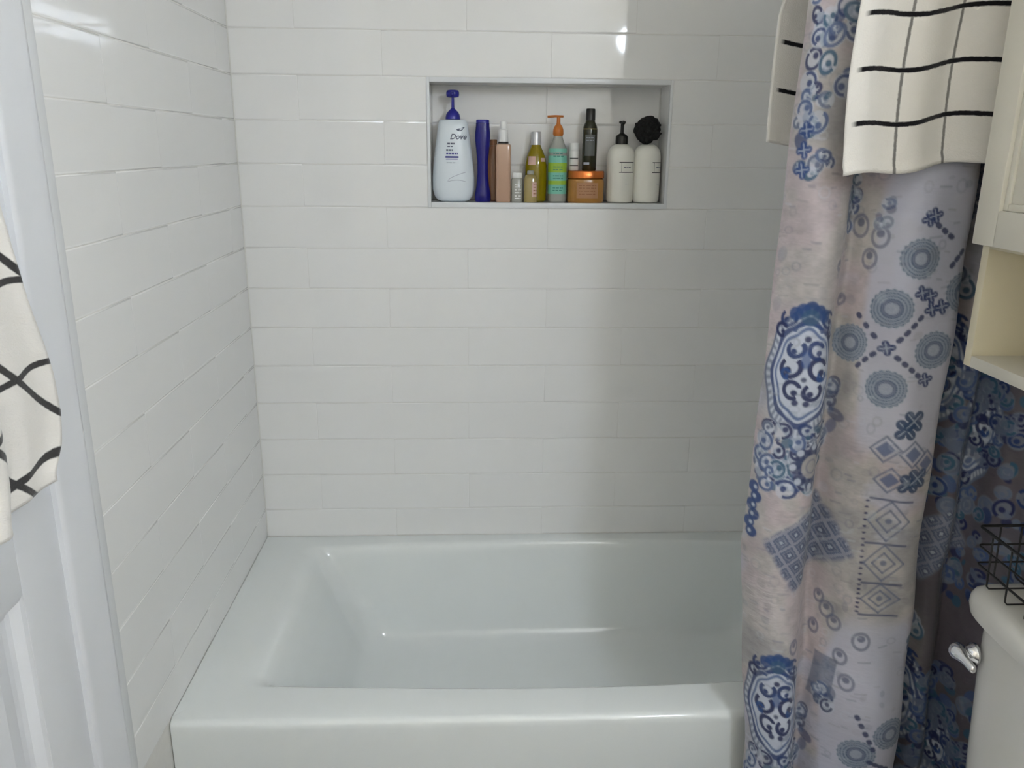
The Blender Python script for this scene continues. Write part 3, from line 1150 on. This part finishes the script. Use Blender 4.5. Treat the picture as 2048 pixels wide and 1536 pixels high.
cb('side_panel', (1.300, 1.538, CY1 - .016, CY1, CZ0, CZ1), M['cream'])
cb('side_panel', (1.300, 1.538, CY0, CY0 + .016, CZ0, CZ1), M['cream'])
cb('bottom_shelf', (1.300, 1.538, CY0 + .016, CY1 - .016, CZ0, CZ0 + .017), M['cab'])
cb('shelf', (1.300, 1.538, CY0 + .016, CY1 - .016, 1.345, 1.361), M['cream'])
cb('top_panel', (1.300, 1.538, CY0 + .016, CY1 - .016, CZ1 - .016, CZ1), M['cream'])
cb('back_panel', (1.530, 1.538, CY0 + .016, CY1 - .016, CZ0 + .017, CZ1 - .016), M['cream'])
for (y0, y1, ky) in ((-1.2795, -.984, -1.262), (-1.580, -1.2815, -1.299)):
    z0, z1 = 1.352, 1.944
    d = cb('door', (1.288, 1.2985, y0 + .001, y1 - .001, z0 + .001, z1 - .001), M['cab'])
    fw = .048
    for (a, b) in ((y0, y0 + fw), (y1 - fw, y1)):
        cb('stile', (1.278, 1.2985, a, b, z0, z1), M['cab'], d, .002)
    for (a, b) in ((z0, z0 + fw), (z1 - fw, z1)):
        cb('rail', (1.278, 1.2985, y0 + fw, y1 - fw, a, b), M['cab'], d, .002)
    cb('molding', (1.2835, 1.2885, y0 + fw, y0 + fw + .010, z0 + fw, z1 - fw), M['cab'], d, .002)
    cb('molding', (1.2835, 1.2885, y1 - fw - .010, y1 - fw, z0 + fw, z1 - fw), M['cab'], d, .002)
    cb('molding', (1.2835, 1.2885, y0 + fw + .010, y1 - fw - .010, z0 + fw, z0 + fw + .010), M['cab'], d, .002)
    V, F = loft([(0, .005, .005, 2), (.010, .005, .005, 2), (.014, .011, .011, 2), (.022, .013, .013, 2), (.027, .008, .008, 2)], 16)
    V = [(1.2775 - z + ox, ky + x + oy, 1.42 + y + oz) for (x, y, z) in V]
    link('knob', mesh('knob', V, F), M['chrome'], d)

# ================================================================== toilet
toi = thing('toilet', 'white porcelain toilet with a flat tank lid beside the curtain', 'toilet', (1.440, -1.237, 0))


def tl(prof, name, m, n=48, angle=45):
    V, F = loft(prof, n)
    return link(name, mesh(name, V, F, True, angle), m, toi)


# tank body and lid (local x towards the room is negative)
tl([(.400, .070, .190, 5, 0, 0), (.415, .078, .200, 5, 0, 0), (.55, .082, .210, 5.5, 0, 0), (.72, .086, .219, 6, 0, 0), (.783, .086, .220, 6, 0, 0)], 'tank', M['porc'])
tl([(.7835, .086, .236, 6, -.004, 0), (.788, .092, .246, 6, -.006, 0), (.800, .0935, .250, 6, -.006, 0), (.812, .0925, .249, 6, -.006, 0),
    (.820, .089, .245, 6, -.006, 0), (.825, .082, .237, 6, -.006, 0), (.8265, .070, .222, 6, -.006, 0)], 'tank_lid', M['porc'])
tl([(.0, .12, .10, 3, -.16, 0), (.05, .115, .095, 3, -.16, 0), (.18, .10, .09, 2.6, -.17, 0), (.28, .15, .13, 2.4, -.24, 0), (.36, .235, .175, 2.3, -.29, 0), (.395, .245, .182, 2.3, -.30, 0)], 'bowl', M['porc'])
tl([(.396, .245, .182, 2.3, -.30, 0), (.402, .250, .187, 2.3, -.30, 0), (.412, .250, .187, 2.3, -.30, 0), (.416, .245, .183, 2.3, -.30, 0)], 'seat', M['porc'])
tl([(.4165, .246, .184, 2.3, -.30, 0), (.422, .250, .187, 2.3, -.30, 0), (.434, .248, .185, 2.3, -.30, 0), (.440, .22, .165, 2.3, -.30, 0)], 'seat_lid', M['porc'])
V, F = loft([(0, .017, .017, 2), (.005, .017, .017, 2), (.009, .012, .012, 2), (.014, .010, .010, 2)], 20)
V = [(-.0840 - z, .196 + x, .728 + y) for (x, y, z) in V]
lev = link('flush_lever', mesh('flush_lever', V, F), M['chrome'], toi)
V, F = loft([(-.034, .004, .004, 2), (-.031, .007, .006, 2), (-.012, .008, .007, 2), (.0, .011, .011, 2), (.008, .014, .014, 2), (.015, .0135, .0135, 2), (.021, .009, .009, 2), (.024, .002, .002, 2)], 20)
V = [(-.108 + y * .9, .192 + z, .7285 + x - abs(min(z, 0)) * .12) for (x, y, z) in V]
link('lever_handle', mesh('lever_handle', V, F), M['chrome'], lev)

# ================================================================== wire basket on the tank
bx0, bx1, by0, by1, bz0, bz1 = 1.362, 1.500, -1.310, -.990, .8290, .9200
bas = thing('wire_basket', 'black wire basket standing on the toilet tank lid', 'basket', (1.444, -1.157, bz0))


def loc(p):
    return (p[0] - 1.444, p[1] + 1.157, p[2] - bz0)


def rect_path(z, ins=0.0):
    return [loc((bx0 + ins, by0 + ins, z)), loc((bx1 - ins, by0 + ins, z)), loc((bx1 - ins, by1 - ins, z)), loc((bx0 + ins, by1 - ins, z))]


def rnd_rect(z, ins=0.0, r=.006):
    q = []
    x0, x1, y0, y1 = bx0 + ins, bx1 - ins, by0 + ins, by1 - ins
    for cx, cy, a in ((x0 + r, y0 + r, PI), (x1 - r, y0 + r, 1.5 * PI), (x1 - r, y1 - r, 0), (x0 + r, y1 - r, .5 * PI)):
        for k in range(4):
            q.append(loc((cx + r * math.cos(a + .5 * PI * k / 3), cy + r * math.sin(a + .5 * PI * k / 3), z)))
    return q


tubes('rim', [rnd_rect(bz1)], .0024, M['wire'], bas, 8, True)
tubes('side_wire', [rnd_rect(bz0 + .060, .0015)], .0017, M['wire'], bas, 6, True)
tubes('side_wire', [rnd_rect(bz0 + .030, .003)], .0017, M['wire'], bas, 6, True)
ny = 7
for k in range(ny):
    y = by1 - .034 - (by1 - by0 - .05) * k / (ny - 1)
    tubes('cross_wire', [[loc((bx0, y, bz1)), loc((bx0 + .004, y, bz0 + .006)), loc((bx0 + .008, y, bz0 + .0015)), loc((bx1 - .008, y, bz0 + .0015)),
                          loc((bx1 - .004, y, bz0 + .006)), loc((bx1, y, bz1))]], .0015, M['wire'], bas, 6)
for k in range(3):
    x = bx0 + .034 + .034 * k
    tubes('long_wire', [[loc((x, by0, bz1)), loc((x, by0 + .004, bz0 + .008)), loc((x, by0 + .008, bz0 + .0045)), loc((x, by1 - .008, bz0 + .0045)),
                         loc((x, by1 - .004, bz0 + .008)), loc((x, by1, bz1))]], .0015, M['wire'], bas, 6)

# ================================================================== bottles in the niche
FZ = IZ0                                              # niche floor
M['dove'] = mat('white_plastic', srgb(222, 230, 236), 0.28, noise=(30, .01))
M['navy'] = mat('royal_blue_plastic', srgb(46, 46, 146), 0.28, noise=(30, .05))
M['navy2'] = mat('deep_blue_plastic', srgb(24, 22, 118), 0.25, noise=(30, .05))
M['peach'] = mat('peach_liquid', srgb(210, 174, 150), 0.12, trans=.2, noise=(25, .04))
M['amber'] = mat('amber_plastic', srgb(166, 116, 82), 0.15, trans=.25, noise=(25, .06))
M['whitep'] = mat('white_cap_plastic', srgb(232, 232, 230), 0.3, noise=(30, .01))
M['silver'] = mat('brushed_silver_cap', srgb(212, 212, 214), 0.28, metal=.55, noise=(50, .03))
M['olive'] = mat('olive_oil_glass', srgb(150, 132, 8), 0.06, trans=.15, noise=(22, .12))
M['paleoil'] = mat('pale_oil', srgb(190, 170, 110), 0.1, trans=.35, noise=(22, .05))
M['clear'] = mat('clear_plastic', srgb(205, 205, 196), 0.12, trans=.45, noise=(30, .02))
M['orange'] = mat('orange_pump_plastic', srgb(196, 116, 50), 0.3, noise=(30, .04))
M['copper'] = mat('copper_lid', srgb(200, 112, 50), 0.25, metal=.6, noise=(40, .05))
M['caramel'] = mat('caramel_scrub', srgb(176, 126, 62), 0.2, trans=.1, noise=(60, .10))
M['black'] = mat('black_plastic', srgb(28, 28, 27), 0.3, noise=(30, .05))
M['darkglass'] = mat('dark_green_glass', srgb(46, 46, 30), 0.1, noise=(30, .08))
M['ivory'] = mat('ivory_plastic', srgb(232, 231, 222), 0.32, noise=(30, .01))
M['ink'] = mat('grey_ink', srgb(92, 98, 116), 0.5, noise=(200, .05))
M['inkb'] = mat('blue_ink', srgb(60, 62, 140), 0.5, noise=(200, .05))
M['inkg'] = mat('pale_grey_ink', srgb(178, 184, 196), 0.5, noise=(200, .05))
M['inkk'] = mat('black_ink', srgb(40, 44, 46), 0.5, noise=(200, .05))
M['pinkl'] = mat('pink_label', srgb(206, 172, 158), 0.5, noise=(120, .08))
M['teal'] = mat('teal_label', srgb(120, 190, 170), 0.35, noise=(40, .05))
M['teald'] = mat('deep_teal_plastic', srgb(52, 124, 110), 0.3, noise=(40, .05))
M['lime'] = mat('lime_label', srgb(150, 186, 60), 0.35, noise=(40, .08))
M['greyl'] = mat('grey_label', srgb(92, 94, 90), 0.4, noise=(60, .06))
M['gold'] = mat('gold_line', srgb(196, 180, 120), 0.35, metal=.4, noise=(60, .03))
M['loofah'] = mat('black_mesh', srgb(20, 20, 20), 0.85, noise=(120, .5), bump=(260, .8, .003))
GRP = 'toiletries in the shower niche'


def bottle(name, label, x, y, z=FZ, rz=0.0, cat='bottle'):
    return thing(name, label, cat, (x, y, z + .0003), rz, GRP)


def scaled_bars(rows, x0, x1, h):
    """faint unreadable small print: rows of short dashes"""
    out = []
    rg = random.Random(int(abs(x0) * 1e5) + len(rows))
    for z in rows:
        x = x0
        while x < x1 - .002:
            w_ = min(rg.uniform(.003, .008), x1 - x)
            out.append(rect_geo(x, x + w_, z - h / 2, z + h / 2, 3))
            x += w_ + .0014
    return out


def dome(z0, z1, r0, r1, n=6):
    return [(z0 + (z1 - z0) * math.sin(.5 * PI * k / n), r1 + (r0 - r1) * math.cos(.5 * PI * k / n)) for k in range(n + 1)]


# --- tall white body-wash pump bottle
b = bottle('pump_bottle', 'large white body wash bottle with a blue pump top, in the shower niche', .529, .046)
PR = [(0, .030, .018, 2.6), (.003, .040, .024, 2.6), (.012, .048, .029, 2.5), (.030, .0535, .032, 2.4), (.060, .0530, .032, 2.4), (.092, .0505, .031, 2.4),
      (.125, .0465, .030, 2.4), (.155, .0420, .028, 2.4), (.180, .0385, .027, 2.4), (.193, .0360, .025, 2.4), (.1985, .0325, .022, 2.4), (.2000, .0200, .015, 2.2)]
lofted('body', PR, M['dove'], b, 48)
rx, ry = lerp_prof(PR, 1), lerp_prof(PR, 2)


def on_dove(geos, m, name):
    wrap_ellipse(geos, rx, ry, 2.4, m, name, b, planar=True)


V2, F2 = text_geo('Dove', .0185, .35, .0003)
on_dove([([(v[0] + .0125, v[1] + .158) for v in V2], F2)], M['ink'], 'brand_lettering')
# bird emblem: body crescent, wing, tail
bird = [(-.011, -.001), (-.006, -.005), (.001, -.0055), (.007, -.002), (.010, .003), (.013, .004), (.010, .0062), (.006, .0055), (.003, .0015), (-.002, .0020), (-.006, .0012)]
on_dove([([(px_ * .9 + .018, pz_ * .9 + .1765) for px_, pz_ in bird], [tuple(range(len(bird)))])], M['ink'], 'bird_emblem')
on_dove(scaled_bars([.1420], -.014, .004, .0040) + scaled_bars([.1350], -.014, .002, .0026) + scaled_bars([.1265], -.017, .000, .0040), M['ink'], 'small_print')
on_dove(scaled_bars([.1180], -.017, .012, .0034) + [rect_geo(-.019, .014, .1075, .1118), rect_geo(-.018, .012, .1036, .1052)], M['inkb'], 'blue_band')
on_dove(scaled_bars([.096], -.016, .008, .0022), M['inkg'], 'fine_print')
sw = []
for k in range(14):
    t0, t1 = k / 14, (k + 1) / 14
    f_ = lambda t: (-.014 + .046 * t, .052 + .022 * t ** .6)
    g_ = lambda t: (-.014 + .046 * t, .0505 + .004 * math.sin(t * PI))
    sw.append(([f_(t0), f_(t1), (f_(t1)[0], f_(t1)[1] - .0016), (f_(t0)[0], f_(t0)[1] - .0016)], [(0, 1, 2, 3)]))
    sw.append(([g_(t0), g_(t1), (g_(t1)[0], g_(t1)[1] - .0014), (g_(t0)[0], g_(t0)[1] - .0014)], [(0, 1, 2, 3)]))
on_dove(sw, M['inkg'], 'swoosh_print')
pm = lofted('pump', circ([(.2003, .0185), (.205, .0185), (.211, .0172), (.217, .0140), (.223, .0080), (.227, .0038), (.253, .0032)]), M['navy'], b, 28)
lofted('pump_head', [(.252, .010, .010, 2.2), (.2535, .0150, .0135, 2.4), (.258, .0162, .0145, 2.4), (.264, .0162, .0145, 2.4), (.2685, .0140, .0125, 2.4), (.270, .008, .007, 2.2)], M['navy'], pm, 28)
V, F = tube([(0, -.010, .262), (0, -.020, .261), (0, -.027, .257)], .0042, 10)
link('nozzle', mesh('nozzle', V, F), M['navy'], pm)

# --- waisted blue bottle
b = bottle('shampoo_bottle', 'slim waisted deep blue bottle standing beside the big white pump bottle', .6035, .042)
P2 = [(0, .0190, .013, 2.4), (.003, .0205, .015, 2.5), (.018, .0200, .0150, 2.5), (.040, .0165, .0140, 2.5), (.070, .0138, .0135, 2.5), (.100, .0142, .0140, 2.5),
      (.130, .0170, .0145, 2.5), (.152, .0192, .0150, 2.5), (.170, .0190, .0145, 2.5), (.185, .0172, .0135, 2.5), (.192, .0170, .013, 2.5)]
lofted('body', P2, M['navy2'], b, 40)
lofted('cap', [(.1923, .0165, .0125, 2.5), (.199, .0165, .0125, 2.5), (.2005, .0150, .0115, 2.5)], M['navy'], b, 40)

# --- amber bottle pushed to the back
b = bottle('oil_bottle', 'amber brown bottle half hidden behind the peach mist bottle', .6320, .0790)
lofted('body', [(0, .017, .013, 3), (.003, .0210, .016, 3), (.040, .0215, .0165, 3), (.090, .0200, .0160, 3), (.125, .0160, .0140, 2.8), (.138, .0085, .0085, 2.2)], M['amber'], b, 36)
lofted('cap', circ([(.1383, .0090), (.152, .0090), (.1535, .0078)]), M['amber'], b, 24)

# --- peach mist bottle
b = bottle('mist_bottle', 'square peach coloured mist bottle with a white spray cap', .6555, .036)
lofted('body', [(0, .0175, .0155, 6), (.003, .0192, .0172, 6), (.135, .0190, .0170, 6), (.141, .0180, .0160, 5), (.1435, .0125, .012, 3)], M['peach'], b, 40)
lofted('collar', circ([(.1437, .0130), (.1475, .0130)]), M['black'], b, 24)
lofted('spray_cap', circ([(.1478, .0122), (.176, .0118), (.178, .0090), (.184, .0086), (.196, .0082), (.1975, .0068)]), M['whitep'], b, 24)

# --- small silvery travel bottle
b = bottle('travel_bottle', 'small clear travel bottle with a silver printed front and white cap', .6905, .026)
lofted('body', [(0, .0120, .0110, 3), (.002, .0142, .0130, 3), (.056, .0142, .0130, 3), (.060, .0125, .0115, 2.6)], M['clear'], b, 28)
lofted('cap', circ([(.0603, .0130), (.070, .0130), (.0725, .0115)]), M['whitep'], b, 24)
wrap_ellipse(scaled_bars([.044, .038, .031, .024, .016, .010], -.004, .009, .0026), lambda z: .0142, lambda z: .0130, 3, M['whitep'], 'small_print', b)

# --- mini pale oil bottle
b = bottle('travel_bottle', 'small pale yellow oil bottle with a pink label, in front of the olive bottle', .7245, .0185)
lofted('body', [(0, .0145, .0120, 3.5), (.002, .0168, .0140, 3.5), (.058, .0168, .0140, 3.5), (.066, .0140, .0120, 2.6), (.069, .008, .008, 2)], M['paleoil'], b, 28)
lofted('cap', circ([(.0693, .0088), (.077, .0088), (.0785, .0075)]), M['clear'], b, 20)
wrap_ellipse([rect_geo(.001, .0155, .014, .050, 8)], lambda z: .0168, lambda z: .0140, 3.5, M['pinkl'], 'pink_label', b)
wrap_ellipse(scaled_bars([.044, .038, .030, .022], .003, .013, .0022), lambda z: .0171, lambda z: .0143, 3.5, M['amber'], 'small_print', b)

# --- olive oil bottle
b = bottle('oil_bottle', 'round shouldered olive green oil bottle with a silver cap', .7405, .0650)
P3 = [(0, .0240, .0200, 2.6), (.003, .0275, .0235, 2.6), (.050, .0285, .0245, 2.5), (.090, .0280, .0240, 2.4), (.110, .0245, .0215, 2.3), (.125, .0185, .0170, 2.2), (.136, .0130, .0130, 2.0), (.141, .0115, .0115, 2.0)]
lofted('body', P3, M['olive'], b, 40)
lofted('cap', circ([(.1413, .0130), (.150, .0130), (.151, .0126), (.172, .0124), (.1735, .0110)]), M['silver'], b, 28)
wrap_ellipse([rect_geo(-.0225, -.0015, .092, .113, 10)], lerp_prof(P3, 1), lerp_prof(P3, 2), 2.4, M['pinkl'], 'pink_label', b)
wrap_ellipse([rect_geo(.0100, .0240, .1000, .1090, 8)], lerp_prof(P3, 1), lerp_prof(P3, 2), 2.4, M['pinkl'], 'pink_label', b)

# --- teal pump bottle with orange pump
b = bottle('pump_bottle', 'clear pump bottle with a teal and lime label and an orange pump', .7945, .045)
P4 = [(0, .0205, .0190, 2.6), (.003, .0235, .0220, 2.6), (.120, .0235, .0220, 2.6), (.132, .0225, .0210, 2.5), (.145, .0165, .0160, 2.2), (.158, .0120, .0120, 2.0), (.163, .0110, .0110, 2.0)]
lofted('body', P4, M['clear'], b, 40)
for nm, z0, z1, m_ in (('label_sleeve', .021, .044, 'teal'), ('label_band', .044, .054, 'lime'), ('label_sleeve', .054, .074, 'teal'), ('label_band', .074, .098, 'lime'), ('label_sleeve', .098, .1325, 'teal')):
    lofted(nm, [(z0, lerp_prof(P4, 1)(z0) + .0006, lerp_prof(P4, 2)(z0) + .0006, 2.6), (z1, lerp_prof(P4, 1)(z1) + .0006, lerp_prof(P4, 2)(z1) + .0006, 2.6)], M[m_], b, 40)
wrap_ellipse(scaled_bars([.120, .114, .088, .081, .066, .060, .036, .030], -.011, .011, .0020), lambda z: .0245, lambda z: .0230, 2.6, M['teald'], 'small_print', b)
pm = lofted('pump', circ([(.1632, .0115), (.168, .0135), (.178, .0130), (.186, .0105), (.191, .0060), (.194, .0048), (.209, .0045)]), M['orange'], b, 28)
V, F = merge([tube([(.012, .002, .2105), (-.008, -.001, .2108), (-.028, -.004, .2095)], .0028, 8)])
link('nozzle', mesh('nozzle', V, F), M['orange'], pm)

# --- scrub jar with copper lid
JX, JY, JH_ = .8675, .0505, .0620
b = bottle('scrub_jar', 'wide caramel scrub jar with a copper lid, at the foot of the dark bottle', JX, JY, cat='jar')
lofted('body', [(0, .0450, .0440, 3.0), (.003, .0475, .0462, 3.0), (.052, .0475, .0462, 3.0), (.058, .0462, .0450, 2.8), (.0600, .0430, .0420, 2.6)], M['caramel'], b, 48)
lofted('lid', [(.0603, .0465, .0455, 2.5), (.0612, .0480, .0468, 2.5), (.0760, .0480, .0468, 2.5), (.0785, .0465, .0455, 2.5), (.0790, .042, .041, 2.5)], M['copper'], b, 48)
wrap_ellipse([rect_geo(-.020, .022, .012, .050, 10)], lambda z: .0475, lambda z: .0462, 3.0, mat('rosy_label', srgb(172, 126, 88), .5, noise=(100, .08)), 'label', b)
wrap_ellipse(scaled_bars([.043, .037, .029, .022], -.014, .016, .0018), lambda z: .0478, lambda z: .0465, 3.0, M['amber'], 'small_print', b)
LZ = FZ + .0003 + .0790

# --- dark bottle on the jar
b = bottle('oil_bottle', 'tall dark green bottle with a black cap, standing on the scrub jar lid', .8760, .050, LZ)
P5 = [(0, .0165, .0165, 2), (.003, .0182, .0182, 2), (.060, .0188, .0188, 2), (.098, .0188, .0188, 2), (.108, .0172, .0172, 2), (.118, .0125, .0125, 2), (.122, .0112, .0112, 2)]
lofted('body', P5, M['darkglass'], b, 36)
lofted('cap', circ([(.1223, .0122), (.149, .0115), (.1505, .0105)]), M['black'], b, 28)
lofted('gold_line', circ([(.1010, .0191), (.1022, .0190)]), M['gold'], b, 36)
wrap_ellipse([rect_geo(-.015, .012, .036, .088, 10)], lambda z: .0190, lambda z: .0190, 2, M['greyl'], 'label', b)
wrap_ellipse(scaled_bars([.080, .074], -.012, .008, .0018) + [rect_geo(-.018, -.002, .0145, .0205, 6)], lambda z: .0193, lambda z: .0193, 2, M['inkg'], 'small_print', b)

# --- white tube on the jar, half behind the dark bottle
b = bottle('travel_bottle', 'small white tube with grey bands, standing on the jar lid beside the dark bottle', .8375, .0600, LZ)
lofted('body', circ([(0, .0115), (.002, .0130), (.046, .0130), (.049, .0118)]), M['whitep'], b, 28)
lofted('cap', circ([(.0493, .0125), (.066, .0122), (.0675, .0110)]), M['whitep'], b, 28)
wrap_ellipse([rect_geo(-.012, .012, .028, .031, 8), rect_geo(-.012, .012, .011, .0135, 8)], lambda z: .0131, lambda z: .0131, 2, M['greyl'], 'grey_band', b)

# --- two ivory pump bottles with framed labels
for k, (x, y, a0, lab) in enumerate(((.9575, .048, .36, 'ivory pump bottle with a black pump and framed label, beside the scrub jar'),
                                     (1.0250, .048, .84, 'ivory bottle with a framed label, under the black mesh sponge'))):
    b = bottle('pump_bottle' if k == 0 else 'lotion_bottle', lab, x, y)
    PW = [(0, .0280, .0280, 2), (.0025, .0325, .0325, 2), (.008, .0345, .0345, 2), (.020, .0352, .0352, 2), (.112, .0352, .0352, 2), (.124, .0338, .0338, 2), (.134, .0295, .0295, 2), (.141, .0220, .0220, 2), (.1445, .0150, .0150, 2)]
    lofted('body', PW, M['ivory'], b, 44)
    R_ = lambda z: .0352
    fr = [rect_geo(-.022, .022, .0998, .1016, 14), rect_geo(-.022, .022, .0752, .0770, 14), rect_geo(-.0165, -.0158, .0768, .1000, 2), rect_geo(.0158, .0165, .0768, .1000, 2)]
    wrap_ellipse(fr, R_, R_, 2, M['inkk'], 'label_frame', b, a0)
    wrap_ellipse(scaled_bars([.0884], -.010, .010, .0020) , R_, R_, 2, M['ink'], 'small_print', b, a0)
    wrap_ellipse(scaled_bars([.0480], -.005, .006, .0012), R_, R_, 2, M['inkg'], 'fine_print', b, a0)
    if k == 1:
        continue
    pm = lofted('pump', circ([(.1447, .0155), (.150, .0158), (.163, .0155), (.167, .0125), (.171, .0060), (.173, .0042), (.195, .0040)]), M['black'], b, 28)
    lofted('pump_head', circ([(.1945, .0060), (.196, .0085), (.2000, .0085), (.2012, .0070)]), M['black'], pm, 20)
    V, F = tube([(0, -.004, .1985), (0, -.018, .1980), (0, -.024, .1950)], .0036, 8)
    link('nozzle', mesh('nozzle', V, F), M['black'], pm)

# --- black mesh sponge hung over the second pump
nlat, nlon = 44, 72
V, F = [], []
for i in range(nlat + 1):
    th = PI * i / nlat
    for j in range(nlon):
        ph = 2 * PI * j / nlon
        d = Vector((math.sin(th) * math.cos(ph), math.sin(th) * math.sin(ph), math.cos(th)))
        ruff = .6 * .0030 * math.sin(9 * ph + 4 * math.sin(3 * th)) * math.sin(th) + .0015 * math.sin(13 * th + 3 * math.sin(2 * ph)) + .0010 * math.sin(17 * ph + 11 * th)
        r = .0325 + ruff
        p = d * r
        p.y *= .88
        # hangs down towards the neck and bulges on one side
        if p.z < 0:
            p.x *= 1 - .28 * (-p.z / .034) + .0
            p.z *= 1.04
        p.x += .006 * max(0, p.z / .034)
        if d.x > .5 and -.7 < d.z < -.2:
            p.x += .008
        V.append(p)
for i in range(nlat):
    for j in range(nlon):
        k = (j + 1) % nlon
        F.append((i * nlon + j, i * nlon + k, (i + 1) * nlon + k, (i + 1) * nlon + j))
sp = link('bath_sponge', mesh('bath_sponge', V, F), M['loofah'], None, (1.020, .046, FZ + .1805))
tag(sp, 'ruffled black mesh bath sponge resting on top of an ivory bottle in the niche', 'sponge')
